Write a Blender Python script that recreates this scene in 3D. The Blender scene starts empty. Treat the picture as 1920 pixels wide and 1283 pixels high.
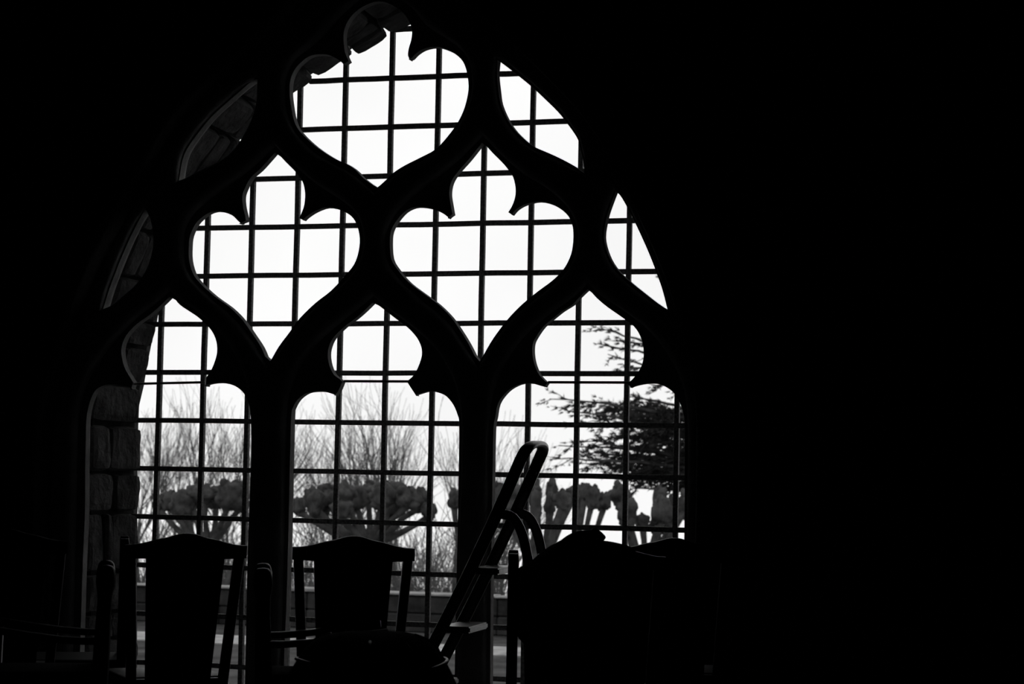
import bpy, bmesh, math, random
from mathutils import Vector, Matrix
PI = math.pi
SC = bpy.context.scene
COL = SC.collection

# ------------------------------------------------------------------ camera
F = 4000.0
YAW, PIT, ROL = math.radians(16.8708), math.radians(3.6299), math.radians(1.0326)
CH = 1.22
fw = Vector((-math.sin(YAW) * math.cos(PIT), math.cos(YAW) * math.cos(PIT), math.sin(PIT)))
r0 = Vector((math.cos(YAW), math.sin(YAW), 0)); u0 = r0.cross(fw)
RT = math.cos(ROL) * r0 + math.sin(ROL) * u0
UP = -math.sin(ROL) * r0 + math.cos(ROL) * u0
EYE = Vector((0, 0, CH))
cd = bpy.data.cameras.new('camera'); cam = bpy.data.objects.new('camera', cd); COL.objects.link(cam)
M3 = Matrix((RT, UP, -fw)).transposed()
cam.matrix_world = Matrix.Translation(EYE) @ M3.to_4x4()
cd.sensor_width = 36; cd.lens = F / 1920 * 36; cd.clip_start = .05; cd.clip_end = 500
cd.dof.use_dof = True; cd.dof.focus_distance = 9.7; cd.dof.aperture_fstop = 6.3
SC.camera = cam

def ray(px, py):
    return fw * F + RT * (px - 960) - UP * (py - 641.5)
def at(px, py, Y):
    d = ray(px, py); return EYE + d * (Y / d.y)
def atd(px, py, dist):
    d = ray(px, py); return EYE + d * (dist / F)

# ------------------------------------------------------------------ materials
def mat(name, col, rough=.8, metal=0., noise=0., nscale=8., bump=0., bscale=40., spec=.3):
    m = bpy.data.materials.new(name); m.use_nodes = True
    nt = m.node_tree; b = nt.nodes['Principled BSDF']
    c = (col, col, col, 1) if not isinstance(col, tuple) else col + (1,)
    b.inputs['Base Color'].default_value = c
    b.inputs['Roughness'].default_value = rough; b.inputs['Metallic'].default_value = metal
    b.inputs['Specular IOR Level'].default_value = spec
    if noise or bump:
        tc = nt.nodes.new('ShaderNodeTexCoord')
    if noise:
        n = nt.nodes.new('ShaderNodeTexNoise'); n.inputs['Scale'].default_value = nscale; n.inputs['Detail'].default_value = 6
        r = nt.nodes.new('ShaderNodeValToRGB')
        r.color_ramp.elements[0].position = .3; r.color_ramp.elements[1].position = .7
        lo = max(0, 1 - noise); hi = 1 + noise
        r.color_ramp.elements[0].color = (c[0] * lo, c[1] * lo, c[2] * lo, 1)
        r.color_ramp.elements[1].color = (c[0] * hi, c[1] * hi, c[2] * hi, 1)
        nt.links.new(tc.outputs['Object'], n.inputs['Vector']); nt.links.new(n.outputs['Fac'], r.inputs['Fac'])
        nt.links.new(r.outputs['Color'], b.inputs['Base Color'])
    if bump:
        n2 = nt.nodes.new('ShaderNodeTexNoise'); n2.inputs['Scale'].default_value = bscale; n2.inputs['Detail'].default_value = 5
        bp = nt.nodes.new('ShaderNodeBump'); bp.inputs['Strength'].default_value = bump; bp.inputs['Distance'].default_value = .02
        nt.links.new(tc.outputs['Object'], n2.inputs['Vector']); nt.links.new(n2.outputs['Fac'], bp.inputs['Height'])
        nt.links.new(bp.outputs['Normal'], b.inputs['Normal'])
    return m
MAT = dict(
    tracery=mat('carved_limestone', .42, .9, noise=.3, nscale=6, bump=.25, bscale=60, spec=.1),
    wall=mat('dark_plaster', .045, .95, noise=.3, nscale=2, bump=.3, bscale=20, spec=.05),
    rubble=mat('rubble_stone', .16, .95, noise=.45, nscale=9, bump=.7, bscale=30, spec=.1),
    mortar=mat('old_mortar', .035, .95, noise=.3, nscale=15, spec=.05),
    iron=mat('painted_iron', .14, .6, noise=.7, nscale=90, spec=.3),
    tiepale=mat('pale_painted_rod', .8, .7, spec=.3),
    tie=mat('tie_rod_iron', .12, .6, noise=.4, nscale=40, spec=.3),
    floor=mat('floor_stone', .06, .8, noise=.4, nscale=2, spec=.1),
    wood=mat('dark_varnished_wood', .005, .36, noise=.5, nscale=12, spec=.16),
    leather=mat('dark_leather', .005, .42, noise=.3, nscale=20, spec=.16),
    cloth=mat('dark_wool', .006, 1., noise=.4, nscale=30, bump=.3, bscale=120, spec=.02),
    alu=mat('dull_aluminium', .13, .38, metal=.9, noise=.3, nscale=30),
    plastic=mat('dark_plastic', .02, .45, spec=.3),
    cord=mat('glossy_dark_cord', .02, .3, spec=.6),
    bark=mat('grey_bark', .042, .9, noise=.6, nscale=7, bump=.8, bscale=14, spec=.1),
    twig=mat('bare_twig', .085, .9, noise=.3, nscale=5, spec=.1),
    cedar=mat('cedar_needles', .03, .8, noise=.5, nscale=4, spec=.1),
    gravel=mat('damp_gravel', .05, .95, noise=.6, nscale=2.5, bump=.4, bscale=30, spec=.05),
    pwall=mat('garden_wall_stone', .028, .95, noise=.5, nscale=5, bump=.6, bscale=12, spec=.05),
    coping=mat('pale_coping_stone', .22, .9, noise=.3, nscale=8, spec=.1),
    paving=mat('pale_paving', .3, .9, noise=.35, nscale=5, spec=.1),
    grass=mat('winter_grass', .10, .95, noise=.4, nscale=.6, spec=.05),
)
def glass_mat():
    m = bpy.data.materials.new('window_glass'); m.use_nodes = True; nt = m.node_tree; nt.nodes.clear()
    o = nt.nodes.new('ShaderNodeOutputMaterial'); mx = nt.nodes.new('ShaderNodeMixShader')
    t = nt.nodes.new('ShaderNodeBsdfTransparent'); g = nt.nodes.new('ShaderNodeBsdfGlossy'); g.inputs['Roughness'].default_value = .02
    f = nt.nodes.new('ShaderNodeFresnel'); f.inputs['IOR'].default_value = 1.45
    t.inputs['Color'].default_value = (.985, .985, .985, 1)
    nt.links.new(f.outputs[0], mx.inputs[0]); nt.links.new(t.outputs[0], mx.inputs[1]); nt.links.new(g.outputs[0], mx.inputs[2])
    nt.links.new(mx.outputs[0], o.inputs[0]); return m
MAT['glass'] = glass_mat()

# ------------------------------------------------------------------ helpers
def setp(o, label=None, cat=None, group=None, kind=None):
    if label: o['label'] = label
    if cat: o['category'] = cat
    if group: o['group'] = group
    if kind: o['kind'] = kind
    return o
def link(name, me, m, parent=None, smooth=False):
    o = bpy.data.objects.new(name, me); COL.objects.link(o)
    if m is not None: me.materials.append(MAT[m])
    if parent: o.parent = parent
    if smooth:
        for p in me.polygons: p.use_smooth = True
    return o
def obj(name, bm, m, parent=None, smooth=False):
    bmesh.ops.recalc_face_normals(bm, faces=bm.faces)
    me = bpy.data.meshes.new(name); bm.to_mesh(me); bm.free()
    return link(name, me, m, parent, smooth)
def raw(name, vs, fs, m, parent=None, smooth=False):
    me = bpy.data.meshes.new(name); me.from_pydata(vs, [], fs); me.validate(); me.update()
    return link(name, me, m, parent, smooth)
def empty(name, loc, rz=0, **k):
    o = bpy.data.objects.new(name, None); COL.objects.link(o); o.location = loc; o.rotation_euler = (0, 0, rz)
    o.empty_display_size = .1
    return setp(o, **k)
def box(bm, x0, x1, y0, y1, z0, z1, bev=0., seg=2):
    ret = bmesh.ops.create_cube(bm, size=1)
    vs = ret['verts']
    for v in vs:
        v.co = Vector((x0 + (v.co.x + .5) * (x1 - x0), y0 + (v.co.y + .5) * (y1 - y0), z0 + (v.co.z + .5) * (z1 - z0)))
    if bev:
        es = list({e for v in vs for e in v.link_edges})
        bmesh.ops.bevel(bm, geom=es, offset=bev, segments=seg, affect='EDGES', profile=.5)
def sweep(bm, pts, prof, up=Vector((0, 0, 1)), caps=True, scales=None):
    """sweep a closed 2-D profile [(a,b)] along pts; a runs along side, b along the second normal"""
    pts = [Vector(p) for p in pts]; rings = []
    for i, p in enumerate(pts):
        t = (pts[min(i + 1, len(pts) - 1)] - pts[max(i - 1, 0)]).normalized()
        s = t.cross(up)
        if s.length < 1e-4: s = t.cross(Vector((1, 0, 0)))
        s.normalize(); n = s.cross(t).normalized()
        k = scales[i] if scales else 1
        rings.append([bm.verts.new(p + s * a * k + n * b * k) for a, b in prof])
    m = len(prof)
    for i in range(len(rings) - 1):
        for j in range(m):
            bm.faces.new((rings[i][j], rings[i][(j + 1) % m], rings[i + 1][(j + 1) % m], rings[i + 1][j]))
    if caps:
        bm.faces.new(rings[0][::-1]); bm.faces.new(rings[-1])
def rprof(w, h, r=None, n=3):
    r = min(w, h) * .25 if r is None else r
    P = []
    for cx, cy, a0 in ((w / 2 - r, h / 2 - r, 0), (-w / 2 + r, h / 2 - r, PI / 2), (-w / 2 + r, -h / 2 + r, PI), (w / 2 - r, -h / 2 + r, 1.5 * PI)):
        for k in range(n):
            a = a0 + PI / 2 * k / (n - 1); P.append((cx + r * math.cos(a), cy + r * math.sin(a)))
    return P
def cprof(r, n=10): return [(r * math.cos(2 * PI * k / n), r * math.sin(2 * PI * k / n)) for k in range(n)]
def crom(pts, n=4, closed=True):
    """Catmull-Rom through pts; a point with a third element is kept as a sharp corner"""
    out = []; N = len(pts)
    P = [Vector(p[:2]) for p in pts]; C = [len(p) > 2 for p in pts]
    for i in range(N if closed else N - 1):
        a, b = P[i], P[(i + 1) % N]
        pa = P[(i - 1) % N] if (closed or i > 0) else a
        pb = P[(i + 2) % N] if (closed or i + 2 < N) else b
        m1 = (b - a) if C[i] else (b - pa) * .5
        m2 = (b - a) if C[(i + 1) % N] else (pb - a) * .5
        for k in range(n):
            t = k / n; t2, t3 = t * t, t * t * t
            out.append(a * (2 * t3 - 3 * t2 + 1) + m1 * (t3 - 2 * t2 + t) + b * (-2 * t3 + 3 * t2) + m2 * (t3 - t2))
    if not closed: out.append(P[-1])
    return [(p.x, p.y) for p in out]
def plate(name, loops, ymid, half, bev, m, parent=None, res=1):
    """slab in the XZ plane: first loop outside, the others holes (loops are lists of (X,Z))"""
    cu = bpy.data.curves.new(name + '_c', 'CURVE'); cu.dimensions = '2D'; cu.fill_mode = 'BOTH'
    cu.extrude = half - bev; cu.bevel_depth = bev; cu.bevel_resolution = res; cu.offset = -bev
    for L in loops:
        s = cu.splines.new('POLY'); s.points.add(len(L) - 1)
        for p, q in zip(s.points, L): p.co = (q[0], q[1], 0, 1)
        s.use_cyclic_u = True
    o = bpy.data.objects.new(name + '_c', cu); COL.objects.link(o)
    dg = bpy.context.evaluated_depsgraph_get()
    me = bpy.data.meshes.new_from_object(o.evaluated_get(dg))
    bpy.data.objects.remove(o); bpy.data.curves.remove(cu)
    me.materials.clear()
    for v in me.vertices:
        x, y, z = v.co; v.co = (x, ymid - z, y)
    me.name = name; me.update()
    return link(name, me, m, parent)

# ------------------------------------------------------------------ planes of the window
YT = 9.43            # middle of the stone tracery
YG = 10.0            # iron glazing grid
YW0, YW1 = 9.17, 10.06
C = 1
T_TOP = [(707.6,352,C),(687,336),(673,321.5),(653,308.5),(630,298.5),(598,277),(569,249.4),(557.7,227.8),(552,199),(549.6,173),(552,150),(562,130),(580.7,112.5),(598,105.8),(621,106),(635.5,112.5),(645.6,121),(653,122.5,C),(660,117.6,C),(654,104),(651,86.5),(651,63.4),(658.6,43.3),(673,26),(693,13),(716,6.3),(739,12),(756.6,24.5),(768,42),(772.5,57.7),(771,75),(766.7,89.4),(765,104),(769.6,113.5,C),(777,112.5),(785.5,104),(800,95),(820,91),(837,93.7),(854.7,102),(867.6,115),(875,134),(878.6,161.5),(875.7,184.5),(869,207.6),(857.6,230.7),(840,255),(817,279.7),(788,295.6),(759.5,310),(739,323),(722,339)]
T_HL = [(507,677.5,C),(497,653),(480,627),(461,600.6),(438,577.7),(408,556),(382,532),(369,514),(362,489),(361.6,463),(364,443.5),(374,422),(387,409),(402,400),(418,398),(434.6,403.5),(446,414),(454,421.5,C),(468,416,C),(467,407.5),(463,391),(461.4,371.5),(465.7,356.7),(477,335.5),(493.5,320.7),(510,302.7),(522,289,C),(536,304),(555.7,324),(567,340),(572,361.7),(570.4,384.6),(565.5,399),(561,409,C),(573.7,415,C),(582,407.5),(598,397.7),(618,391),(637.5,393.7),(657,404),(668.6,420.6),(674.5,446.8),(672,473),(663.7,496),(647,517),(621,545),(591.7,568),(562,597),(542.6,623.5),(523,649.7)]
T_HR = [(900,678,C),(885,647.7),(868,620),(851,596),(827,572),(799.4,551.7),(772,531),(751.4,507),(739.4,486.5),(737,455.7),(739.4,435),(749.7,416),(765,399),(782,391),(799.4,390.6),(816.6,394),(832,401),(844,411,C),(854,404,C),(851,387),(848,366.6),(850,349.4),(856,335.7),(868,320),(885,301),(909,270.6,C),(923,286),(940,303),(952,317),(962,332),(966.7,353),(965.7,370),(960.5,385.4),(953,398,C),(964,405,C),(974,394),(991,385),(1015,380),(1036,384),(1056.5,395.7),(1070,413),(1075,435),(1073.7,462.5),(1068.5,483),(1056.5,505),(1036,526),(1008.5,546.5),(981,569),(957,593),(936.5,618.5),(919,644)]
T_L = [(325.5,558,C),(308,575),(287,593),(264.6,608.7),(245,629.8),(236,652),(236.6,672),(242,691.5),(250.6,707),(257.6,718,C),(253.4,732,C),(239.4,725),(222.6,722),(203,723.7),(188,732),(179,748),(173,768),(170,791),(169,830),(168,880),(167.7,958),(163.6,1053),(160.5,1153),(158,1235),(154,1340,C),(458,1340,C),(462,1156),(463.6,1068),(466.7,974),(469.4,900),(471,820.5),(469.4,775.6),(465,753),(457,737.8),(447,728),(433,721),(416,718.7),(399,721),(386,725,C),(386.7,708,C),(395,695.7),(402,680),(407,660.6),(405.7,641),(399,624),(388,610),(371,594.7),(354.4,583.5),(337.6,572)]
T_M = [(704.7,569,C),(688.4,585),(671.6,599.5),(652,614),(632,634),(624,649.5),(621,666),(624,686),(632,703),(642,711),(648,717,C),(641,733.7),(633.7,742.6,C),(624,739),(612.6,735.6),(598.6,735),(581.7,738),(566,749),(556.5,764.5),(553,781),(551,849),(549.7,900),(547.5,1005),(544,1131),(540,1222),(537,1340,C),(851,1340,C),(856,1081),(858,1005),(860,889),(861,798),(858,778.6),(849.8,759),(837,743.5),(823,736.5),(809,734.5),(795,738),(780.5,742.6,C),(769.8,726.6),(762.8,715.4,C),(775.4,704),(785,686),(791,666),(789.4,649.5),(781,632.6),(764,614),(741.7,597.5),(722,582)]
T_R = [(1106,544.4,C),(1090,560),(1079,572),(1058.6,585),(1041,599),(1024,613.6),(1009.6,634),(1003.8,648),(1003.8,668.5),(1008,687),(1015.4,703),(1024,713),(1031,719,C),(1026,726.7,C),(1015.4,724),(1001,720),(983.6,720.4),(966,727.6),(952,739),(939,758),(934,784),(930.5,807),(928.7,913),(926.8,1026),(925.6,1120),(924,1340,C),(1277,1340,C),(1283,1005.6),(1283.8,899),(1284,804),(1282,778),(1275,756.4),(1265,739),(1252,727.6),(1237.5,721),(1220,719.5),(1200,722.7),(1184,727.6,C),(1176,719,C),(1185.5,711.7),(1197,697),(1204,683),(1207,665.6),(1205.7,648),(1200,629.5),(1188.4,612),(1168,596),(1139.4,576),(1119,559)]
T_RT = [(938,116,C),(954.7,128.4),(975.8,145),(1001,166),(1026,189.5),(1047,210.5),(1062,229.5),(1077,250.5),(1085,265),(1089.5,282),(1093.7,303),(1095.8,325,C),(1081,313.7),(1055.8,299.8),(1030.5,288),(1005,277),(988.4,265),(971.6,248.4),(956.8,227),(944,198),(940,172.6),(937,143)]
T_RB = [(1159,361,C),(1169.5,377),(1186,408),(1207,452.6),(1222,488),(1234.7,522),(1243,547),(1251.6,581,C),(1232.6,568),(1211.6,551.6),(1190.5,534.7),(1169.5,515.8),(1152.6,494.7),(1142,471.6),(1136.6,446),(1140,419),(1146,396)]
T_LT = [(486,148,C),(463.6,168.6),(431,197),(403,223),(382.6,247.6),(362,276),(350,302),(343,341,C),(362,326.6),(390.7,312.5),(419,298),(443,278),(463.6,245.6),(478,213),(483,185)]
T_LB = [(279,395.5,C),(267,418),(251,450),(236.7,482.6),(224.6,513),(212.4,545.5),(201,582,C),(216.5,568),(232.7,553.6),(253,537),(269,519),(281,497),(288.6,468.5),(289.4,444),(284.5,416)]
# plain (uncusped) openings of the heavy bars
M_TOP = [(707,366,C),(670,333),(640,315),(595,289),(562,256),(543,215),(538,180),(541,148),(558,113),(598,82),(640,36),(685,-4),(714,-16,C),(745,-4),(778,18),(806,52),(852,82),(882,113),(891,160),(882,205),(857,252),(822,290),(765,320),(740,337)]
M_HL = [(507,692,C),(470,630),(432,588),(402,563),(366,526),(352,492),(349,460),(354,425),(378,392),(418,360),(458,332),(492,303),(522,275,C),(562,316),(602,350),(644,376),(676,405),(687,440),(687,470),(673,507),(642,540),(597,578),(560,618),(536,652)]
M_HR = [(900,693,C),(873,648),(838,600),(793,564),(746,518),(730,490),(725,460),(729,433),(752,394),(792,358),(836,325),(876,290),(909,256,C),(948,296),(988,330),(1028,354),(1068,390),(1087,430),(1086,465),(1073,502),(1047,532),(1003,567),(963,602),(927,650)]
M_L = [(325,545,C),(298,569),(260,598),(222,638),(185,688),(160,742),(152,790),(149,900),(146,1050),(141,1235),(138,1342,C),(470,1342,C),(475,1068),(478,900),(479,790),(470,725),(452,675),(422,628),(387,594),(347,565)]
M_M = [(705,555,C),(678,578),(638,610),(598,646),(567,688),(547,738),(541,790),(539,900),(537,1005),(531,1222),(527,1342,C),(862,1342,C),(866,1005),(869,900),(870,800),(864,740),(845,690),(817,650),(777,613),(731,579)]
M_R = [(1106,531,C),(1079,558),(1034,590),(988,630),(953,678),(930,733),(922,790),(919,900),(917,1026),(914,1342,C),(1287,1342,C),(1291,1005),(1293,899),(1293,790),(1284,725),(1257,668),(1222,623),(1176,586),(1131,556)]
def grow(pts, d):
    N = len(pts); A = sum(pts[i][0] * pts[(i + 1) % N][1] - pts[(i + 1) % N][0] * pts[i][1] for i in range(N))
    sg = 1 if A > 0 else -1; out = []
    for i, p in enumerate(pts):
        a = Vector(pts[i - 1][:2]); b = Vector(pts[(i + 1) % N][:2]); t = (b - a).normalized()
        n = Vector((t.y, -t.x)) * sg
        out.append((p[0] + n.x * d, p[1] + n.y * d) + tuple(p[2:]))
    return out
TH = .045            # thickness of the cusped plate
def plane_loop(pts, par=True, n=3):
    q = crom(pts, n); N = len(q)
    A = sum(q[i][0] * q[(i + 1) % N][1] - q[(i + 1) % N][0] * q[i][1] for i in range(N)); sg = 1 if A > 0 else -1
    out = []
    for i in range(N):
        Y = YT
        if par:
            t = (Vector(q[(i + 1) % N]) - Vector(q[i - 1])); t.normalize()
            nx, nz = t.y * sg, t.x * sg            # normal into the stone: (x right, z up)
            d = ray(*q[i]); k = (d.x / d.y) * nx + (d.z / d.y) * nz
            Y = YT + TH / 2 * max(-1, min(1, k * 8))
        p = at(q[i][0], q[i][1], Y); out.append((p.x, p.z))
    return out
ARCH = [(714,-55,C),(660,-30),(600,8),(510,92),(430,162),(360,232),(308,318),(260,400),(213,490),(176,580),(146,680),(122,760),(112,850),(108,1000),(102,1200),(97,1385,C),(1310,1385,C),(1316,1200),(1322,1000),(1324,850),(1322,760),(1304,660),(1272,545),(1226,435),(1176,330),(1120,240),(1050,163),(960,78),(850,-5),(770,-40)]
arch_in = plane_loop(ARCH, False, 3)
archZ0 = min(p[1] for p in arch_in)
def grow_w(L, d): return [(p[0], p[1]) for p in grow(L, d)]

# ------------------------------------------------------------------ room shell
XL, XR, YF, ZC = -6.4, 2.6, -2.2, 5.2
outer = [(XL - .3, -.1), (XR + .3, -.1), (XR + .3, ZC + .2), (XL - .3, ZC + .2)]
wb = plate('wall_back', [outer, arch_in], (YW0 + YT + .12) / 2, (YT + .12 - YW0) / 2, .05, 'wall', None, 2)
setp(wb, 'dark thick stone wall holding the great arched window', 'wall', kind='structure')
def struct_box(name, x0, x1, y0, y1, z0, z1, m, label, cat):
    bm = bmesh.new(); box(bm, x0, x1, y0, y1, z0, z1)
    return setp(obj(name, bm, m), label, cat, kind='structure')
struct_box('floor', XL - .3, XR + .3, YF - .3, YT + .12, -.2, 0, 'floor', 'dark stone floor of the hall', 'floor')
struct_box('ceiling', XL - .3, XR + .3, YF - .3, YT + .12, ZC, ZC + .2, 'wall', 'dark ceiling of the hall', 'ceiling')
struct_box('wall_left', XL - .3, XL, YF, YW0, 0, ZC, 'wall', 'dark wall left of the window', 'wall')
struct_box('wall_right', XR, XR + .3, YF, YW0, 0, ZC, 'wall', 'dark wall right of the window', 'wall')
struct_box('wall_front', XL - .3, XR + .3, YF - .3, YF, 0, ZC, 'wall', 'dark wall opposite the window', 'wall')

# outer leaf with rubble reveal
RUB_L = [(265,1300),(265,1050),(266,915),(266,840),(269,760),(278,722),(285,680),(293,640),(303,600),(312,570),(335,510),(362,440),(408,355),(462,278),(515,218),(563,180),(610,147),(655,122),(705,84),(760,56),(792,38)]
rub = [at(x, y, YG - .03) for x, y in RUB_L]
XC = rub[-1].x
left = [(rub[0].x, -.05)] + [(p.x, p.z) for p in rub[:-1]]
apex = (XC, rub[-1].z)
contour = left + [apex] + [(2 * XC - x, z) for x, z in reversed(left)]      # open, foot to foot
hole = [(x + (-.07 if x < XC else .07 if x > XC else 0), z + (.07 if z > 2 else 0)) for x, z in contour]
ow = plate('wall_outer', [[(XL, -.1), (XR, -.1), (XR, ZC + .2), (XL, ZC + .2)], hole], (YT + .13 + YW1) / 2, (YW1 - YT - .13) / 2, 0, 'mortar')
setp(ow, 'outer leaf of the wall behind the tracery with pale mortar', 'wall', kind='structure')
rnd = random.Random(5)
def stone(bm, c, t, n, hl, hn, y0, y1, rr, ya=0, yb=1):
    n0 = len(bm.verts)
    ret = bmesh.ops.create_cube(bm, size=2); vs = ret['verts']
    es = list({e for v in vs for e in v.link_edges})
    bmesh.ops.subdivide_edges(bm, edges=es, cuts=4, use_grid_fill=True)
    bm.verts.ensure_lookup_table(); allv = bm.verts[n0:]
    ph = [rr.uniform(0, 6) for _ in range(6)]
    ym, hy = (y0 + y1) / 2, (y1 - y0) / 2
    for v in allv:
        x, y, z = v.co
        def rnd_(a, b, c_):
            k = 1.0
            if abs(a) > .85 and abs(b) > .85: k = .93
            if abs(a) > .85 and abs(b) > .85 and abs(c_) > .85: k = .88
            return k
        k = min(rnd_(x, y, z), rnd_(y, z, x), rnd_(z, x, y))
        w = 1 + .05 * math.sin(3 * x + ph[0]) * math.sin(2.6 * y + ph[1]) + .05 * math.sin(4 * z + 2 * x + ph[2]) + rr.uniform(-.02, .02)
        x, y, z = x * k, y * k, z * k
        p = c + t * (x * hl * (1 + .03 * math.sin(3 * z + ph[3]))) + n * (z * hn * w)
        yy = ym + y * hy; p = p - n * .05 * max(0, 1 - (yy - ya) / (yb - ya))
        v.co = Vector((p.x, ym + y * hy * (1 + .06 * math.sin(3 * x + ph[4]) * math.sin(2 * z + ph[5])), p.y))
bmR = bmesh.new()
acc = [0]
for a, b in zip(contour[:-1], contour[1:]): acc.append(acc[-1] + (Vector(b) - Vector(a)).length)
def onc(s):
    for i in range(len(acc) - 1):
        if s <= acc[i + 1]:
            k = (s - acc[i]) / (acc[i + 1] - acc[i]); return Vector(contour[i]).lerp(Vector(contour[i + 1]), k)
    return Vector(contour[-1])
s = 0.0
tot = acc[-1]
while s < tot - .05:
    h = rnd.choice((.13, .2, .24, .27, .3)); h = min(h, tot - s)
    a, b = onc(s + .008), onc(s + h - .008); t = (b - a); L = t.length
    if L < 1e-3: s += h; continue
    t.normalize(); n = Vector((t.y, -t.x))
    y = YT + .08; Y1 = YG - .035
    cuts = sorted(rnd.uniform(.25, .75) for _ in range(rnd.choice((0, 1, 1, 2))))
    ys = [y] + [y + (Y1 - y) * c for c in cuts] + [Y1 - rnd.uniform(0, .022)]
    for y0, y1 in zip(ys[:-1], ys[1:]):
        if y1 - y0 < .05: continue
        pro = rnd.uniform(-.012, .012); hn = .06
        c = (a + b) / 2 + n * (pro - hn)
        stone(bmR, c, t, n, L / 2, hn, y0 + .006, y1 - .006, rnd, y, Y1)
    s += h
rv = obj('trim_1', bmR, 'rubble', None, False)
setp(rv, 'rough rubble stones lining the outer window reveal', 'reveal', kind='structure')

# ------------------------------------------------------------------ the window
W = empty('window_1', (XC, YT, 0), label='great gothic window with stone tracery and iron glazing grid', cat='window', kind='structure')
def own(o):
    o.parent = W; o.matrix_parent_inverse = Matrix.Translation((-XC, -YT, 0)); return o
rim = grow_w(arch_in, .05) if False else plane_loop(grow(ARCH, 14), False, 3)
mains = [plane_loop(p, False, 3) for p in (M_TOP, M_HL, M_HR, M_L, M_M, M_R)] + [plane_loop(grow(p, 6), False, 2) for p in (T_RT, T_RB, T_LT, T_LB)]
fix = lambda L: [(x, max(z, .06)) for x, z in L]
own(plate('tracery', [rim] + mains, YT, .075, .035, 'tracery', None, 2))
own(plate('cusping', [rim] + [plane_loop(p) for p in (T_TOP, T_HL, T_HR, T_L, T_M, T_R, T_RT, T_RB, T_LT, T_LB)], YT, TH / 2, 0, 'tracery'))
for (x0, y0, x1, y1) in ((252, 720, 384, 717), (645, 715, 768, 715.5), (1028, 717, 1180, 717.5)):
    bm = bmesh.new(); sweep(bm, [at(x0, y0, YT), at(x1, y1, YT)], cprof(.006, 8)); own(obj('tie_bar', bm, 'tiepale' if x0 < 300 else 'tie', None, True))
# glazing grid
GS, GX, GZ = .2479, -4.92822, 2.24321 + CH
cz = [(p[0], p[1]) for p in contour]
def ztop(X):
    best = None
    for (x0, z0), (x1, z1) in zip(cz[:-1], cz[1:]):
        if min(x0, x1) <= X <= max(x0, x1) and abs(x1 - x0) > 1e-6:
            z = z0 + (z1 - z0) * (X - x0) / (x1 - x0); best = z if best is None else max(best, z)
    return best
def xspan(Z):
    xs = []
    for (x0, z0), (x1, z1) in zip(cz[:-1], cz[1:]):
        if min(z0, z1) <= Z <= max(z0, z1) and abs(z1 - z0) > 1e-6: xs.append(x0 + (x1 - x0) * (Z - z0) / (z1 - z0))
    return (min(xs), max(xs)) if len(xs) >= 2 else None
for c in range(-1, 13):
    X = GX + c * GS; z1 = ztop(X)
    if z1 is None: continue
    bm = bmesh.new(); rr = random.Random(c)
    N = 14; pts = [(X + rr.uniform(-.0012, .0012), YG, .02 + (z1 + .3 - .02) * k / N) for k in range(N + 1)]
    sweep(bm, pts, rprof(.0242, .03, .004), up=Vector((0, 1, 0)))
    own(obj('upright_glazing_bar', bm, 'iron'))
for r in range(-1, 15):
    Z = GZ - r * GS
    if Z < .05: continue
    sp = xspan(Z)
    if not sp: continue
    bm = bmesh.new(); rr = random.Random(100 + r); N = 14
    pts = [(sp[0] - .085 + (sp[1] - sp[0] + .17) * k / N, YG - .001, Z + rr.uniform(-.0012, .0012)) for k in range(N + 1)]
    sweep(bm, pts, rprof(.0252, .026, .004), up=Vector((0, 1, 0)))
    own(obj('level_glazing_bar', bm, 'iron'))
gl = [(x, max(z, .0)) for x, z in hole]
own(raw('glass', [(x, YG + .018, z) for x, z in gl], [list(range(len(gl)))], 'glass'))
# stone sill below the lights
struct_box('trim_2', arch_in[0][0] - 1.75, arch_in[0][0] + 1.7, YT + .125, YG - .04, -.05, .03, 'rubble', 'stone sill at the foot of the window', 'sill')

# ------------------------------------------------------------------ outdoors
TZ = -.5
struct_box('floor_terrace', -26, 8, YW1 + .01, 23.2, TZ - .3, TZ, 'gravel', 'pale gravel terrace outside the window', 'ground')
YP = 22.4
g = empty('garden_wall', (-7, YP, TZ), label='low dark stone garden wall with a pale coping beyond the terrace', cat='wall', kind='structure')
bm = bmesh.new()
rr = random.Random(8)
x = -24.0
while x < 7:
    w = rr.uniform(.5, 1.1)
    z = 0
    for hh in (.21, .19):
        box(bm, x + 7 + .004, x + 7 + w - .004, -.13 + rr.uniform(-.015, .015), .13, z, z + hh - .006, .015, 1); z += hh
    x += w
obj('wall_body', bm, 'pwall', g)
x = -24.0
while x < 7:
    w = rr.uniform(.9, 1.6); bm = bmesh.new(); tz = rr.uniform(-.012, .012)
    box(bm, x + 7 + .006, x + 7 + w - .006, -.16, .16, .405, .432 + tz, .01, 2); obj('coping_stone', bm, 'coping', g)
    x += w
struct_box('floor_garden', -60, 14, 23.21, 66, -3.3, -3.0, 'grass', 'lower garden lawn beyond the terrace wall', 'ground')

struct_box('floor_path', -24, 7, 19.75, 20.75, TZ - .1, TZ + .012, 'paving', 'pale paved strip across the gravel terrace', 'path')

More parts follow.
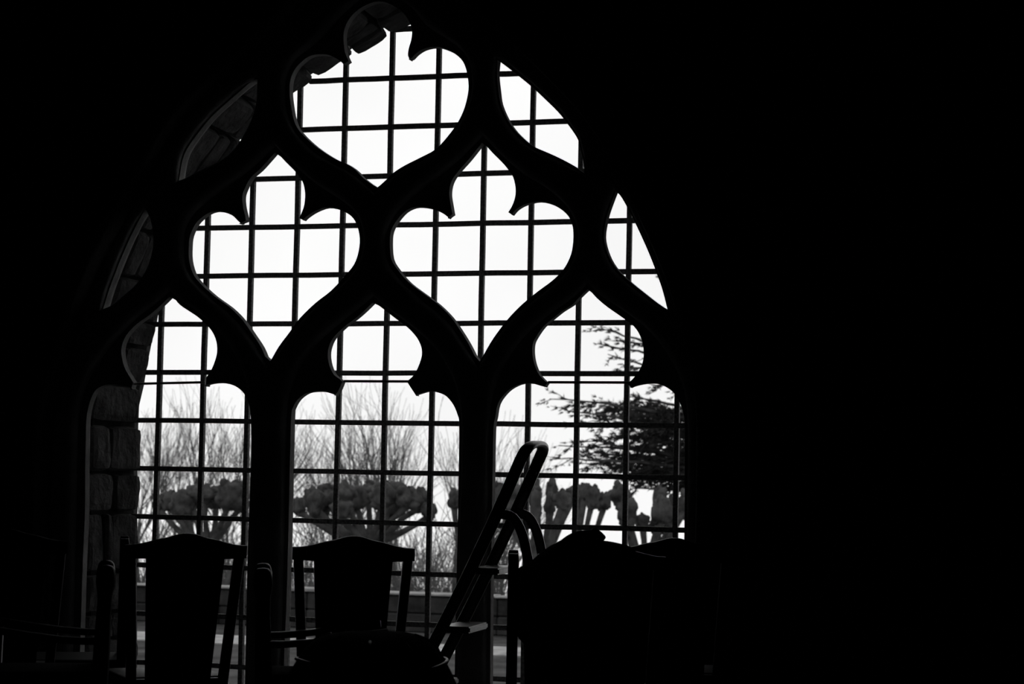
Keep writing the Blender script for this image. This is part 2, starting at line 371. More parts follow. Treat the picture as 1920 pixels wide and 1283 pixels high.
def tube(vs, fs, pts, rads, n=5):
    """append a tapered tube"""
    base = len(vs); P = [Vector(p) for p in pts]
    for i, p in enumerate(P):
        t = (P[min(i + 1, len(P) - 1)] - P[max(i - 1, 0)]).normalized()
        s = t.cross(Vector((.3, 1, .2))).normalized(); q = t.cross(s)
        for k in range(n):
            a = 2 * PI * k / n; vs.append(p + (s * math.cos(a) + q * math.sin(a)) * rads[i])
    for i in range(len(P) - 1):
        for k in range(n):
            fs.append((base + i * n + k, base + i * n + (k + 1) % n, base + (i + 1) * n + (k + 1) % n, base + (i + 1) * n + k))
    fs.append(tuple(base + k for k in range(n))[::-1]); fs.append(tuple(base + (len(P) - 1) * n + k for k in range(n)))

def bare_tree(px, Y, top_px, zground, seed, spread, label, r0=.13, levels=5, lean=0.):
    rr = random.Random(seed)
    base = at(px, 900, Y); base.z = zground
    H = at(px, top_px, Y).z - zground
    t = empty('bare_tree', base, label=label, cat='tree', group='bare trees beyond the pollards')
    tv, tf, bv, bf = [], [], [], []
    def grow_(p, d, L, r, lev):
        n = 4; pts = [p.copy()]; dd = d.copy()
        for k in range(n):
            dd = (dd + Vector((rr.gauss(0, .09), rr.gauss(0, .09), rr.gauss(0, .05) + .06))).normalized()
            pts.append(pts[-1] + dd * L / n)
        rads = [max(.0052, r * (1 - .5 * k / n)) for k in range(n + 1)]
        if lev == 0: tube(tv, tf, pts, rads, 7)
        else: tube(bv, bf, pts, rads, 4 if lev < 3 else 3)
        if lev >= levels: return
        nc = (7, 5, 4, 3, 2)[lev]
        for c in range(nc):
            k = rr.uniform(.35, 1.0) if c else 1.0
            i = min(n - 1, int(k * n)); q = pts[i].lerp(pts[i + 1], k * n - i)
            az = rr.uniform(0, 2 * PI); an = (rr.uniform(.25, .6) if c else rr.uniform(.05, .25)) * spread
            b1 = dd.cross(Vector((1, .2, .1))).normalized(); b2 = dd.cross(b1)
            nd = (dd * math.cos(an) + (b1 * math.cos(az) + b2 * math.sin(az)) * math.sin(an)).normalized()
            grow_(q, nd, L * rr.uniform(.66, .9), r * rr.uniform(.4, .55), lev + 1)
    d0 = Vector((lean, 0, 1)).normalized()
    grow_(Vector((0, 0, 0)), d0, H * .34, r0, 0)
    # scale so that the crown reaches its height
    zm = max(v.z for v in bv); k = H / zm
    raw('trunk', [v * k for v in tv], tf, 'bark', t, True); raw('branches', [v * k for v in bv], bf, 'twig', t)
    return t
ZG = -3.0
for (px, Y, tp, sd, sp, lb, r0, ln) in (
    (262, 55, 745, 1, .8, 'bare tree half hidden by the rubble reveal, leftmost in the garden', .10, -.05),
    (338, 65, 700, 2, .75, 'tall bare tree behind the middle of the left light', .12, .06),
    (418, 47, 690, 3, .7, 'tall bare tree behind the right edge of the left light', .13, -.02),
    (480, 74, 720, 4, .8, 'bare tree mostly behind the stone mullion left of the middle light', .12, .05),
    (592, 66, 752, 14, .8, 'pale thin bare tree behind the left side of the middle light', .07, .05),
    (690, 51, 722, 15, 1.0, 'spreading bare tree left of centre in the middle light', .13, -.1),
    (752, 60, 702, 17, .95, 'spreading bare tree with forked trunk right of centre in the middle light', .13, .05),
    (846, 54, 742, 8, 1.0, 'bare tree against the right edge of the middle light', .11, .1),
    (945, 64, 770, 9, .9, 'bare tree behind the top of the stepladder in the right light', .10, -.04),
): bare_tree(px, Y, tp, ZG, sd, sp, lb, r0, 4, ln)

def shrub(px, Y, top_px, seed, label):
    rr = random.Random(seed); base = at(px, 900, Y); base.z = ZG
    H = at(px, top_px, Y).z - ZG
    t = empty('bare_shrub', base, label=label, cat='shrub', group='bare shrubs below the trees')
    vs, fs = [], []
    for _ in range(95):
        d = Vector((rr.uniform(-.2, .2), rr.uniform(-.2, .2), 1)).normalized(); p = Vector((rr.uniform(-.4, .4), rr.uniform(-.4, .4), 0)); L = H * rr.uniform(.6, 1.05); pts = [p]
        for k in range(4):
            d = (d + Vector((rr.gauss(0, .14), rr.gauss(0, .14), 0))).normalized(); pts.append(pts[-1] + d * L / 4)
        tube(vs, fs, pts, [.012, .01, .009, .007, .005], 3)
        for _ in range(6):
            i = rr.randrange(1, 4); q = pts[i].lerp(pts[i + 1], rr.random()); dd = (d + Vector((rr.gauss(0, .6), rr.gauss(0, .6), rr.gauss(0, .3)))).normalized(); l2 = L * rr.uniform(.12, .35)
            tube(vs, fs, [q, q + dd * l2 * .5, q + dd * l2 + Vector((rr.gauss(0, .08), 0, .05))], [.007, .006, .005], 3)
    raw('stems', vs, fs, 'twig', t)
for (px, Y, tp, sd, lb) in ((285, 37.5, 985, 1, 'bare shrub beyond the garden wall in the left light, next to the rubble'), (350, 43.5, 1000, 2, 'bare shrub under the left pollard'),
    (430, 53, 990, 3, 'bare shrub beside the mullion left of the middle light'), (560, 40.5, 985, 4, 'bare shrub at the left edge of the middle light'),
    (640, 43.5, 995, 5, 'bare shrub behind the left shoulder of the middle chair'), (765, 48, 985, 6, 'bare shrub behind the right shoulder of the middle chair'),
    (835, 39, 980, 7, 'bare shrub at the right edge of the middle light'), (930, 43.5, 975, 8, 'bare shrub behind the stepladder')): shrub(px, Y, tp, sd, lb)

def blob_verts(c, rx, ry, rz, rr, sub=3, amp=.24):
    bm = bmesh.new(); bmesh.ops.create_icosphere(bm, subdivisions=sub, radius=1)
    ph = [rr.uniform(0, 6.3) for _ in range(6)]
    for v in bm.verts:
        x, y, z = v.co
        w = 1 + amp * (math.sin(4 * x + ph[0]) * math.sin(5 * y + ph[1]) + math.sin(5 * z + ph[2]) * .6 + .5 * math.sin(9 * x + 7 * z + ph[3])) * .7 + rr.uniform(-.05, .05) + .09 * math.sin(11 * x + ph[4]) * math.sin(12 * z + ph[5]) * math.sin(10 * y + ph[0])
        v.co = Vector((x * rx * w, y * ry * w, z * rz * w)) + c
    return bm
def pollard(px, Y, fork_py, knobs, zground, seed, label, rtrunk=.16):
    """knobs: (px, py, half width px, half height px, depth offset)"""
    rr = random.Random(seed)
    base = at(px, 900, Y); base.z = zground
    t = empty('pollarded_tree', base, label=label, cat='tree', group='pollarded trees in the garden')
    fork = at(px, fork_py, Y) - base
    vs, fs = [], []
    n = 6; pts = [Vector((0, 0, -.05)).lerp(fork, k / n) + (Vector((rr.gauss(0, .02), rr.gauss(0, .02), 0)) if 0 < k < n else Vector()) for k in range(n + 1)]
    tube(vs, fs, pts, [rtrunk * (1.25 - .35 * k / n) for k in range(n + 1)], 10)
    raw('trunk', vs, fs, 'bark', t, True)
    for (kx, ky, hw, hh, dy) in knobs:
        c = at(kx, ky, Y + dy) - base; s = Y / (F * .92)
        low = c + Vector((0, 0, -hh * s * .6))
        mid = fork.lerp(low, .5) + Vector((rr.gauss(0, .04), rr.gauss(0, .04), -.06 - .05 * rr.random()))
        vs, fs = [], []
        pp = [fork + Vector((0, 0, -.05)), fork.lerp(mid, .5) + Vector((0, 0, -.02)), mid, mid.lerp(low, .5) + Vector((rr.gauss(0, .02), 0, .01)), low]
        tube(vs, fs, pp, [rtrunk * .5, .07, .055, .046, .06], 7)
        b = raw('branch', vs, fs, 'bark', t, True)
        bm = blob_verts(c, hw * s, hw * s * .9, hh * s, rr)
        for _ in range(5):
            a = rr.uniform(0, 2 * PI); k2 = rr.uniform(.28, .52)
            b2 = blob_verts(c + Vector((math.cos(a) * hw * s * .78, rr.uniform(-.5, .5) * hw * s, math.sin(a) * hh * s * .85)), hw * s * k2, hw * s * k2, hh * s * k2, rr, 2)
            me = bpy.data.meshes.new('x'); b2.to_mesh(me); b2.free(); bm.from_mesh(me); bpy.data.meshes.remove(me)
        obj('knob', bm, 'bark', b, True)
    return t
pollard(385, 34, 1030, [(318,938,16,20,.2),(340,945,20,24,-.3),(362,932,22,22,.5),(385,928,20,18,-.2),(405,935,20,22,.4),(432,926,24,26,-.3),(452,938,16,22,.3),(300,945,14,18,.5),(345,965,20,18,.7)], ZG, 1, 'pollarded tree behind the left light, above the domed chair back')
pollard(690, 33, 1020, [(560,950,14,16,.3),(590,938,18,24,-.2),(615,932,20,22,.4),(645,925,20,20,-.4),(668,935,22,22,.2),(692,926,22,20,.6),(718,930,22,22,-.3),(745,922,20,18,.3),(765,935,20,20,-.3),(788,938,18,22,.4),(806,958,14,16,.2),(600,962,18,18,.5),(640,955,18,18,-.5),(740,955,20,18,.6)], ZG, 2, 'broad pollarded tree behind the middle light')
pollard(1012, 30, 1080, [(940,930,16,26,.3),(968,935,16,24,-.2),(1002,925,13,22,.2),(1005,945,10,24,-.3),(1034,925,11,22,.3),(1030,950,10,22,0),(1055,938,14,16,-.2),(1072,928,13,14,.4)], ZG, 3, 'pollarded tree with upright knobs right of the stepladder')
pollard(1078, 36, 1080, [(1096,922,12,16,.3),(1110,930,13,20,-.2),(1132,942,13,16,.3),(1085,925,10,14,.5)], ZG, 4, 'slim pollarded tree in the middle of the right light', .11)
pollard(1205, 32, 1085, [(1162,930,18,22,.2),(1178,960,16,26,-.2),(1205,978,12,14,.3),(1238,935,14,20,.3),(1242,960,18,24,-.3),(1262,955,14,22,.4),(1282,945,10,22,.2),(1235,985,16,16,.5)], ZG, 5, 'rightmost pollarded tree in the right light, under the cedar')
pollard(865, 33, 1030, [(852,938,12,18,.2),(875,930,18,20,-.2),(890,945,18,20,.3)], ZG, 6, 'pollarded tree mostly hidden by the mullion right of the middle light', .12)

def cedar():
    Y = 41; rr = random.Random(21)
    base = at(1350, 900, Y); base.z = ZG
    t = empty('cedar_tree', base, label='dark cedar spreading its layered branches into the right light', cat='tree')
    vs, fs = [], []
    top = at(1335, 470, Y) - base
    tube(vs, fs, [Vector((0, 0, 0)), top * .35, top * .7, top], [.3, .25, .18, .06], 10)
    raw('trunk', vs, fs, 'bark', t, True)
    s = Y / (F * .92)
    # tiers: tip px, tip py, root py, density
    tiers = [(1120,618,700,.30),(1128,645,715,.35),(1140,668,740,.3),(1030,748,800,.35),(1075,752,800,.8),(1060,770,830,.45),(1110,790,840,.6),(1150,770,800,1.1),(1180,745,790,.8),(1190,790,830,1.3),(1170,820,860,1.1),(1050,838,870,.3),(1100,828,880,.8),(1035,862,890,.3),(1090,868,905,.6),(1120,850,890,.9),(1150,880,920,.9),(1185,860,890,1.2),(1200,900,925,.9),(1215,840,870,1.3),(1230,880,905,1.2),(1235,800,840,1.3),(1245,770,810,1.),(1215,720,760,.35),(1175,640,690,.5),(1185,690,720,.4),(1190,915,940,.5)]
    tiers += [(1270,520,560,.8),(1290,560,600,.8),(1300,490,520,.7),(1272,590,640,.8),(1310,600,650,.8)]
    tiers += [(x, y, y + 40, .9) for x, y in ((1380,500),(1400,540),(1420,585),(1440,630),(1460,670),(1475,700),(1490,740),(1500,780),(1520,810),(1505,850),(1530,880),(1480,900),(1450,760),(1440,860),(1420,700),(1410,640))]
    for (tx, ty, ry, den) in tiers:
        bv, bf, lv, lf = [], [], [], []
        zt = (at(1340, ry, Y) - base).z
        root = top * (zt / top.z)
        dy = rr.uniform(-1.3, 1.3)
        tip = at(tx, ty, Y + dy) - base
        n = 9; pts = []
        for k in range(n + 1):
            u = k / n; p = root.lerp(tip, u); p.z += .10 * math.sin(u * PI) + rr.gauss(0, .015); p.y += rr.gauss(0, .03); pts.append(p)
        tube(bv, bf, pts, [.05 * (1 - .8 * k / n) for k in range(n + 1)], 5)
        def tuft(p, d, L):
            for _ in range(7):
                dd = (d + Vector((rr.gauss(0, .55), rr.gauss(0, .5), rr.gauss(0, .28)))).normalized() * L * rr.uniform(.6, 1.2)
                w = dd.cross(Vector((rr.gauss(0, 1), rr.gauss(0, 1), rr.gauss(0, 1)))).normalized() * L * .085
                i = len(lv); h = dd.cross(w).normalized() * L * .07
                lv.extend([p - w, p + w, p + h, p + dd * .6 + w * .7, p + dd * .6 - w * .7, p + dd]);
                lf.extend([(i, i + 1, i + 3, i + 4), (i + 4, i + 3, i + 5), (i, i + 4, i + 2), (i + 1, i + 2, i + 3)])
        main = (tip - root).normalized()
        for k in range(1, n + 1):
            for _ in range(max(1, int(3.4 * min(den, 1.1)))):
                sd = rr.choice((-1, 1)); q = pts[k - 1].lerp(pts[k], rr.random())
                d = (main * rr.uniform(.6, 1.1) + Vector((0, sd * rr.uniform(.3, 1.), 0)) + Vector((0, 0, rr.gauss(-.22, .3)))).normalized()
                L = rr.uniform(.22, .6); m = 4; sub = [q]
                for j in range(m): sub.append(sub[-1] + (d + Vector((rr.gauss(0, .12), 0, rr.gauss(-.04, .1)))).normalized() * L / m)
                tube(bv, bf, sub, [.013, .011, .009, .007, .005], 3)
                for j in range(1, m + 1):
                    for _ in range(1 if den < .5 else 2 if den < 1 else 3):
                        tuft(sub[j] + Vector((rr.gauss(0, .03), rr.gauss(0, .05), rr.gauss(0, .03))), d, rr.uniform(.09, .17) * (.8 + .2 * den))
        b = raw('branch', bv, bf, 'bark', t); raw('foliage', lv, lf, 'cedar', b)
cedar()

# ------------------------------------------------------------------ dining chairs
def make_chair():
    """faces -Y; back leans away (+Y)"""
    t = empty('dining_chair', (0, 0, 0))
    rake = math.tan(math.radians(9)); SZ = .44; H = .955
    def backx(s, z): return s * (.172 + .034 * (z - SZ) / (H - SZ)) if z > SZ else s * .172
    def backy(z): return .2 + (z - SZ) * rake if z > SZ else .2 + (SZ - z) * .12
    for s in (-1, 1):
        bm = bmesh.new()
        zs = [0, .2, .4, SZ, .55, .7, .85, H - .03]
        sweep(bm, [(backx(s, z), backy(z), z) for z in zs], rprof(.036, .034, .006), up=Vector((0, 1, 0)))
        obj('back_post', bm, 'wood', t)
        bm = bmesh.new(); sweep(bm, [(s * .195, -.2, 0), (s * .195, -.2, .39)], rprof(.042, .042, .006), up=Vector((0, 1, 0)), scales=[.75, 1]); obj('front_leg', bm, 'wood', t)
        bm = bmesh.new(); sweep(bm, [(s * .195, -.18, .16), (s * .175, .21, .16)], rprof(.02, .03, .004)); obj('side_stretcher', bm, 'wood', t)
    # crest rail with domed top
    top = [(-.227, .95), (-.19, .952), (-.15, .96), (-.11, .971), (-.07, .979), (-.03, .991), (0, .994), (.03, .991), (.07, .979), (.11, .971), (.15, .96), (.19, .952), (.227, .95)]
    top = crom(top, 3, False)
    bm = bmesh.new(); rings = []
    for x, z in top:
        zb = .902 - .006 * math.cos(x / .22 * PI / 2)
        yb, yt = backy(zb), backy(z); bow = .012 * (1 - (x / .22) ** 2)
        r = []
        for (dy, zz) in ((-.017, zb), (.017, zb), (.017, z - .008), (.012, z - .002), (.005, z), (-.005, z), (-.012, z - .002), (-.017, z - .008)):
            r.append(bm.verts.new((x, backy(zz) + dy + bow, zz)))
        rings.append(r)
    for a, b in zip(rings[:-1], rings[1:]):
        for j in range(8): bm.faces.new((a[j], a[(j + 1) % 8], b[(j + 1) % 8], b[j]))
    bm.faces.new(rings[0][::-1]); bm.faces.new(rings[-1])
    obj('crest_rail', bm, 'wood', t, False)
    bm = bmesh.new(); rings = []
    for z in (.455, .55, .65, .75, .85, .905):
        w = .122 + .024 * (z - .455) / .45; y = backy(z) + .004
        rings.append([bm.verts.new((sx * w, y + dy, z)) for sx, dy in ((-1, -.007), (1, -.007), (1, .007), (-1, .007))])
    for a, b in zip(rings[:-1], rings[1:]):
        for j in range(4): bm.faces.new((a[j], a[(j + 1) % 4], b[(j + 1) % 4], b[j]))
    bm.faces.new(rings[0][::-1]); bm.faces.new(rings[-1]); obj('splat', bm, 'wood', t)
    bm = bmesh.new(); box(bm, -.165, .165, .19, .215, .38, .455, .004); obj('back_rail', bm, 'wood', t)
    bm = bmesh.new(); box(bm, -.215, .215, -.225, .195, .385, .43, .01); obj('seat_frame', bm, 'wood', t)
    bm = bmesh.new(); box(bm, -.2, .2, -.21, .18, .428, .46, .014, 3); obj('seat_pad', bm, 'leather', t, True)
    bm = bmesh.new(); sweep(bm, [(-.185, .02, .16), (.185, .02, .16)], rprof(.02, .03, .004)); obj('cross_stretcher', bm, 'wood', t)
    return t
def dup(root):
    r = root.copy(); COL.objects.link(r)
    for ch in list(root.children):
        c = ch.copy(); COL.objects.link(c); c.parent = r
        for gg in ch.children:
            d = gg.copy(); COL.objects.link(d); d.parent = c
    return r
chair0 = make_chair(); used = [False]
def place_chair(px, py, dist, rz, label):
    """px, py: top of the crest in the photograph at that distance along the view"""
    o = dup(chair0) if used[0] else chair0; used[0] = True
    p = atd(px, py, dist)
    bk = Vector((0, .285)); ca, sa = math.cos(rz), math.sin(rz)
    o.location = (p.x - (ca * bk.x - sa * bk.y), p.y - (sa * bk.x + ca * bk.y), 0); o.rotation_euler = (0, 0, rz)
    return setp(o, label, 'chair', 'dark dining chairs in front of the window')
VA = YAW
AW = VA + PI
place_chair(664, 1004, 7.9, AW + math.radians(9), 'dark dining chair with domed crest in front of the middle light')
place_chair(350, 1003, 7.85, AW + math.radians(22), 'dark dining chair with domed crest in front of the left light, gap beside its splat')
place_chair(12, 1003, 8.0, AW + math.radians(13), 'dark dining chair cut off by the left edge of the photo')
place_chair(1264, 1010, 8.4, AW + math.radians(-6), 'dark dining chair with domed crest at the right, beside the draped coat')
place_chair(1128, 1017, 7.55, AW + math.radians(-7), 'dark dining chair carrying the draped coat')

def ladder_back(px, py, dist, rz, label):
    p = atd(px, py, dist)
    t = empty('ladder_back_chair', (p.x, p.y, 0), rz, label=label, cat='chair', group='straight-backed chairs seen edge-on')
    for sd in (-1, 1):
        bm = bmesh.new(); sweep(bm, [(-.012, sd * .18, 0), (0, sd * .18, .45), (0, sd * .18, p.z - .012), (0, sd * .18, p.z)], rprof(.038, .036, .006), up=Vector((0, 1, 0)), scales=[.8, 1, 1, .85]); obj('back_post', bm, 'wood', t)
        bm = bmesh.new(); sweep(bm, [(-.38, sd * .19, 0), (-.38, sd * .19, .43)], rprof(.036, .036, .006), up=Vector((0, 1, 0)), scales=[.8, 1]); obj('front_leg', bm, 'wood', t)
        bm = bmesh.new(); sweep(bm, [(-.38, sd * .19, .2), (0, sd * .18, .2)], rprof(.02, .02, .004)); obj('stretcher', bm, 'wood', t)
    for z in (.58, .72, .86):
        bm = bmesh.new(); box(bm, -.01, .008, -.17, .17, z, z + .06, .004); obj('back_slat', bm, 'wood', t)
    bm = bmesh.new(); box(bm, -.41, .015, -.2, .2, .41, .45, .012); obj('seat', bm, 'wood', t)
ladder_back(234, 1008, 8.9, math.radians(27.15), 'straight-backed dark chair seen edge-on before the rubble reveal')
ladder_back(963, 1035, 7.5, math.radians(16.85), 'straight-backed dark chair seen edge-on between the stepladder and the draped coat')

# ------------------------------------------------------------------ armchairs seen from the side
def make_armchair():
    """front towards -X; two back posts with carved knobs, two curved arms"""
    t = empty('armchair', (0, 0, 0))
    for s in (-1, 1):
        bm = bmesh.new()
        P = [(0, .026), (.2, .027), (.46, .029), (.60, .0285), (.72, .025), (.79, .025), (.815, .031), (.835, .034), (.86, .0325), (.88, .028), (.89, .02), (.893, .008)]
        zs = P; rings = []
        sweep(bm, [(.0 + (.03 * (z - .46) if z > .46 else .06 * (.46 - z)), s * .2, z) for z, r in zs], cprof(1, 12), up=Vector((0, 1, 0)), scales=[r for z, r in zs])
        obj('back_post', bm, 'wood', t, True)
        bm = bmesh.new()
        arm = [(.01, s * .205, .632), (-.06, s * .215, .633), (-.14, s * .222, .639), (-.24, s * .222, .652), (-.34, s * .218, .668), (-.42, s * .21, .678)]
        sweep(bm, arm, rprof(.045, .024, .008)); obj('arm', bm, 'wood', t)
        bm = bmesh.new(); sweep(bm, [(-.37, s * .214, 0), (-.37, s * .214, .46), (-.36, s * .214, .662)], cprof(1, 10), up=Vector((0, 1, 0)), scales=[.018, .023, .017]); obj('front_leg', bm, 'wood', t, True)
    bm = bmesh.new(); box(bm, -.43, .03, -.22, .22, .42, .47, .012); obj('seat_frame', bm, 'wood', t)
    bm = bmesh.new(); box(bm, -.42, -.005, -.2, .2, .468, .525, .025, 3); obj('seat_cushion', bm, 'cloth', t, True)
    for z in (.60, .74):
        bm = bmesh.new(); sweep(bm, [(.008, -.2, z), (.02, 0, z), (.008, .2, z)], rprof(.016, .05, .005)); obj('back_slat', bm, 'wood', t)
    for s in (-1, 1):
        bm = bmesh.new(); sweep(bm, [(-.37, s * .214, .15), (.015, s * .2, .15)], cprof(.012, 8)); obj('stretcher', bm, 'wood', t)
    return t
A = make_armchair()
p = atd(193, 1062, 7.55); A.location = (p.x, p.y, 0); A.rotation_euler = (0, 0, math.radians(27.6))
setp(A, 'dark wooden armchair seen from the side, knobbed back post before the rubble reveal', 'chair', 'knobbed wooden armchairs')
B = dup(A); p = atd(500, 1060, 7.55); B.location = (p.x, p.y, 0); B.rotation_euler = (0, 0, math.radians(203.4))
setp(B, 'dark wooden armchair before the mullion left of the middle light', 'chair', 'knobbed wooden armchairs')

# ------------------------------------------------------------------ pouf at the bottom edge
def pouf():
    p = atd(699, 1183, 6.6); H = p.z
    t = empty('pouf', (p.x, p.y, 0), VA, label='bulging dark fabric pouf at the bottom edge, left of the ladder foot', cat='pouf')
    prof = [(.0, H), (.09, H - .008), (.15, H - .024), (.195, H - .05), (.228, H - .1), (.262, H - .16), (.30, H - .24), (.335, H - .34), (.355, H - .45), (.35, H - .58), (.32, H - .67), (.27, H - .72), (.2, H - .735), (0, H - .736)]
    prof = crom([(r, z) for r, z in prof], 3, False)
    n = 64; bm = bmesh.new(); rings = []
    for r, z in prof:
        r = max(r, .002); ring = []
        for k in range(n):
            a = 2 * PI * k / n
            cr = 1 - .035 * abs(math.cos(4 * a)) ** 14 * min(1, r / .15) + .018 * math.sin(3 * a + 9 * z)
            ring.append(bm.verts.new((r * cr * math.cos(a), r * cr * math.sin(a) * .98, max(z + .012 * math.sin(2 * a + 1) * min(1, r / .2) * (z > .1), .001))))
        rings.append(ring)
    for a, b in zip(rings[:-1], rings[1:]):
        for k in range(n): bm.faces.new((a[k], a[(k + 1) % n], b[(k + 1) % n], b[k]))
    bm.faces.new(rings[0]); bm.faces.new(rings[-1])
    obj('body', bm, 'cloth', t, True)
    bm = bmesh.new()
    for rad, dz in ((.233, .1), (.305, .24)):
        pts = []
        for k in range(73):
            a = 2 * PI * k / 72; cr = 1 + .018 * math.sin(3 * a + 9 * (H - dz))
            pts.append((rad * cr * math.cos(a), rad * cr * math.sin(a) * .98, H - dz + .012 * math.sin(2 * a + 1)))
        sweep(bm, pts, cprof(.0055, 8), caps=False)
    obj('highlight_cord', bm, 'cord', t, True)  # glossy cord rings added so the pouf's rim catches a highlight
    for k in range(8):
        a = PI / 8 + 2 * PI * k / 8 + PI / 8; bm = bmesh.new()
        pts = [(r * (1 - .03) * math.cos(a) * (1 + .018 * math.sin(3 * a + 9 * z)), r * (1 - .03) * math.sin(a) * .98 * (1 + .018 * math.sin(3 * a + 9 * z)), z + .012 * math.sin(2 * a + 1) * min(1, r / .2)) for r, z in prof[5:-8]]
        sweep(bm, pts, cprof(.006, 6), up=Vector((math.cos(a + PI / 2), math.sin(a + PI / 2), 0))); obj('piping', bm, 'leather', t, True)
pouf()

# ------------------------------------------------------------------ stepladder
def ladder():
    D = 9.0
    o = atd(988, 835, D); H = o.z
    ang = YAW - math.radians(12.8)
    t = empty('stepladder', (o.x, o.y, 0), ang, label='grey metal stepladder with looped top rail leaning left before the right mullion', cat='ladder')
    # local: x to the right in the photo, y away from the viewer; top of the near rail at x=0
    tx = .42                                   # lean of the rails
    yn, yf = 0., .36; off = 0.               # far rail stands a little to the right
    def rail(s, z):                            # s 0 near, 1 far
        return Vector((-(H - z) * tx - (.06 * max(0, (H - .1 - z)) ** 2 if z < H - .1 else 0) + s * off, yn + (yf - yn) * s, z))
    prof = rprof(.026, .052, .011, 4)
    def railmesh(s):
        bm = bmesh.new(); sweep(bm, [rail(s, z) for z in (.015, .2, .4, .6, .8, 1., 1.15, H - .06)], [(b, a) for a, b in prof], up=Vector((0, 1, 0)))
        return bm
    for s in (0, 1):
        r_ = obj('rail', railmesh(s), 'alu', t, True)
        bm = bmesh.new(); q = rail(s, 0.); box(bm, q.x - .04, q.x + .04, q.y - .025, q.y + .025, 0, .05, .008); obj('foot_cap', bm, 'plastic', r_)
    bm = bmesh.new(); pts = []
    a, b = rail(0, H - .06), rail(1, H - .06); d = (rail(0, H) - rail(0, H - .1)).normalized()
    for k in range(13):
        u = k / 12; w = math.sin(u * PI) ** .5 if 0 < u < 1 else 0
        e = .5 - .5 * math.cos(u * PI)
        pts.append(a.lerp(b, e) + d * .075 * w + Vector((.004 * w, 0, 0)))
    sweep(bm, pts, [(a_, b_) for a_, b_ in prof], up=Vector((1, 0, 0))); obj('top_loop', bm, 'alu', t, True)
    bm = bmesh.new(); c = rail(1, H - .115); bmesh.ops.create_uvsphere(bm, u_segments=14, v_segments=8, radius=.02)
    for v in bm.verts: v.co = Vector((c.x + v.co.x, c.y - .022 + v.co.y * .7, c.z + v.co.z))
    obj('hinge_bolt', bm, 'plastic', t, True)
    for z in (.835, .585, .34):
        l, r = rail(0, z), rail(1, z); bm = bmesh.new()
        zs = (l.z - .028, l.z)
        vs = [bm.verts.new((x, y, zz)) for zz in zs for x, y in ((l.x - .015, l.y + .014), (l.x + .115, l.y + .014), (r.x + .115, r.y - .014), (r.x - .015, r.y - .014))]
        for f in ((0, 1, 2, 3), (4, 5, 6, 7), (0, 1, 5, 4), (1, 2, 6, 5), (2, 3, 7, 6), (3, 0, 4, 7)): bm.faces.new([vs[i] for i in f])
        bmesh.ops.bevel(bm, geom=list(bm.edges), offset=.006, segments=2, affect='EDGES')
        obj('tread', bm, 'alu', t)
    # rear legs, bowed at the hinge
    hz = 1.06
    for s in (0, 1):
        h0 = rail(s, hz); dx = h0.x + .03
        ctl = [(dx - .02, hz + .005), (dx + .035, hz - .01), (dx + .075, hz - .075), (dx + .1, hz - .17), (dx + .12, hz - .27), (dx + .16, .5), (dx + .22, .015)]
        q = crom(ctl, 4, False)
        bm = bmesh.new(); sweep(bm, [(x, h0.y + (.03 if s == 0 else -.03), z) for x, z in q], [(b_, a_) for a_, b_ in rprof(.018, .042, .006)], up=Vector((0, 1, 0)))
        lg = obj('rear_leg', bm, 'alu', t, True)
        bm = bmesh.new(); x, z = q[-1]; box(bm, x - .03, x + .03, h0.y - .015 + (.03 if s == 0 else -.03), h0.y + .015 + (.03 if s == 0 else -.03), 0, .045, .006); obj('foot_cap', bm, 'plastic', lg)
ladder()

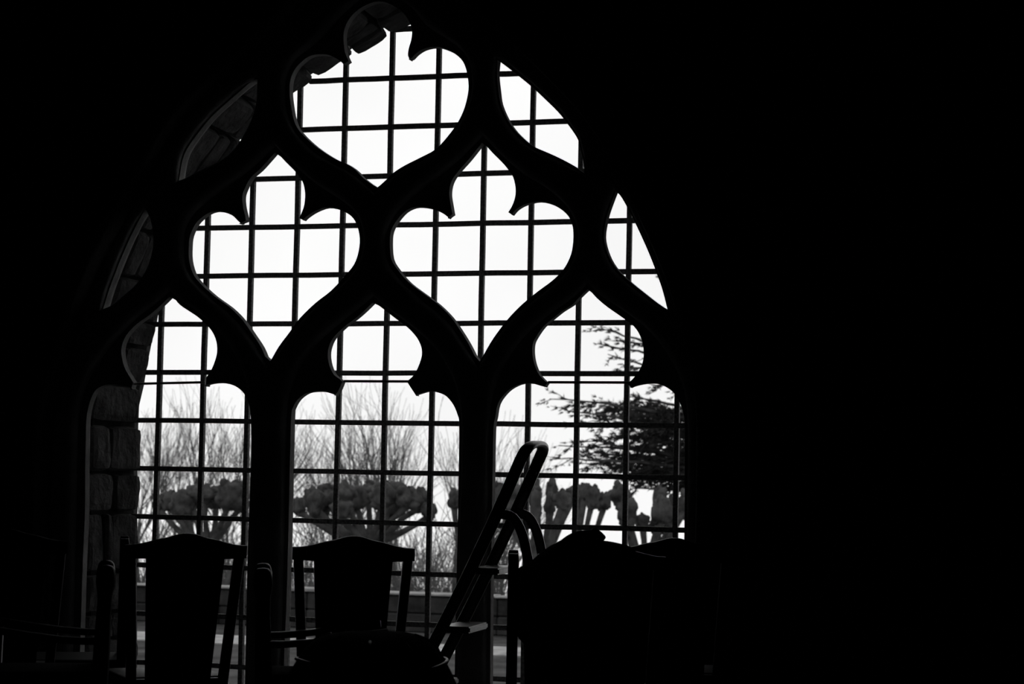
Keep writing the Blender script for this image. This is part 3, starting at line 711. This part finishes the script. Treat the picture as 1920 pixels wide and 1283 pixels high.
# ------------------------------------------------------------------ coat over the chair
def coat():
    D = 7.5
    O = [(982,1207,C),(972,1197,C),(969,1180),(968,1110),(969,1070),(992,1055),(1010,1040),(1028,1026),(1045,1018),(1075,1014),(1110,1012),(1140,1015),(1165,1020),(1183,1026),(1195,1040),(1202,1080),(1206,1150),(1208,1230),(1206,1290),(1150,1305),(1090,1305),(1034,1300,C),(1019,1262,C),(1016,1237,C),(1011,1238,C),(1008,1292,C),(984,1292,C)]
    q = crom(O, 3)
    org = atd(1090, 1240, D); t = empty('coat', (org.x, org.y, 0), YAW, label='bulky dark coat draped over a chair back right of the stepladder', cat='coat')
    inv = Matrix.Rotation(-YAW, 3, 'Z')
    P = [inv @ (atd(x, y, D) - Vector((org.x, org.y, 0))) for x, y in q]
    cen = sum(P, Vector()) / len(P); rr = random.Random(3)
    bm = bmesh.new(); N = len(P); K = 7
    def ring(u, sgn):
        out = []
        for i, p in enumerate(P):
            v = cen.lerp(p, u)
            th = .12 * math.sqrt(max(0, 1 - u ** 2.6)) * (1 + .25 * math.sin(v.x * 38 + 3 * math.sin(v.z * 6)) * u)
            out.append(bm.verts.new((v.x, v.y + sgn * th, v.z)))
        return out
    edge = ring(1., 0)
    for sgn in (-1, 1):
        prev = edge
        for k in range(1, K):
            cur = ring(1 - (k / K) ** 1.3, sgn)
            for i in range(N): bm.faces.new((prev[i], prev[(i + 1) % N], cur[(i + 1) % N], cur[i]))
            prev = cur
        c = bm.verts.new((cen.x, cen.y + sgn * .125, cen.z))
        for i in range(N): bm.faces.new((prev[i], prev[(i + 1) % N], c))
    obj('body', bm, 'cloth', t, True)
    C2 = [(1040,1022),(1052,1013),(1064,1004),(1082,996),(1100,994),(1111,993),(1114,988),(1122,993),(1131,1001),(1136,1008),(1131,1015),(1120,1026),(1080,1030)]
    q = crom(C2, 2); P = [inv @ (atd(x, y, D) - Vector((org.x, org.y, 0))) for x, y in q]
    cen = sum(P, Vector()) / len(P); bm = bmesh.new(); N = len(P)
    rings = []
    for dy, k in ((-.05, .55), (-.04, .85), (0, 1), (.04, .85), (.05, .55)):
        rings.append([bm.verts.new(cen.lerp(p, k) + Vector((0, dy, 0))) for p in P])
    for a, b in zip(rings[:-1], rings[1:]):
        for i in range(N): bm.faces.new((a[i], a[(i + 1) % N], b[(i + 1) % N], b[i]))
    bm.faces.new(rings[0]); bm.faces.new(rings[-1][::-1]); obj('collar', bm, 'cloth', t, True)
coat()

# ------------------------------------------------------------------ overcast sky
w = bpy.data.worlds.new('overcast_sky'); SC.world = w; w.use_nodes = True
nt = w.node_tree; bg = nt.nodes['Background']
tc = nt.nodes.new('ShaderNodeTexCoord'); n = nt.nodes.new('ShaderNodeTexNoise'); n.inputs['Scale'].default_value = 5; n.inputs['Detail'].default_value = 4
rp = nt.nodes.new('ShaderNodeValToRGB')
rp.color_ramp.elements[0].position = .35; rp.color_ramp.elements[0].color = (.96, .96, .96, 1)
rp.color_ramp.elements[1].position = .65; rp.color_ramp.elements[1].color = (1.04, 1.04, 1.04, 1)
nt.links.new(tc.outputs['Generated'], n.inputs['Vector']); nt.links.new(n.outputs['Fac'], rp.inputs['Fac']); nt.links.new(rp.outputs['Color'], bg.inputs['Color'])
bg.inputs['Strength'].default_value = 1.02
v = SC.view_settings
SC.display_settings.display_device = 'sRGB'
v.view_transform = 'Standard'; v.look = 'None'; v.exposure = 0; v.gamma = 1; v.use_curve_mapping = False
SC.cycles.max_bounces = 6
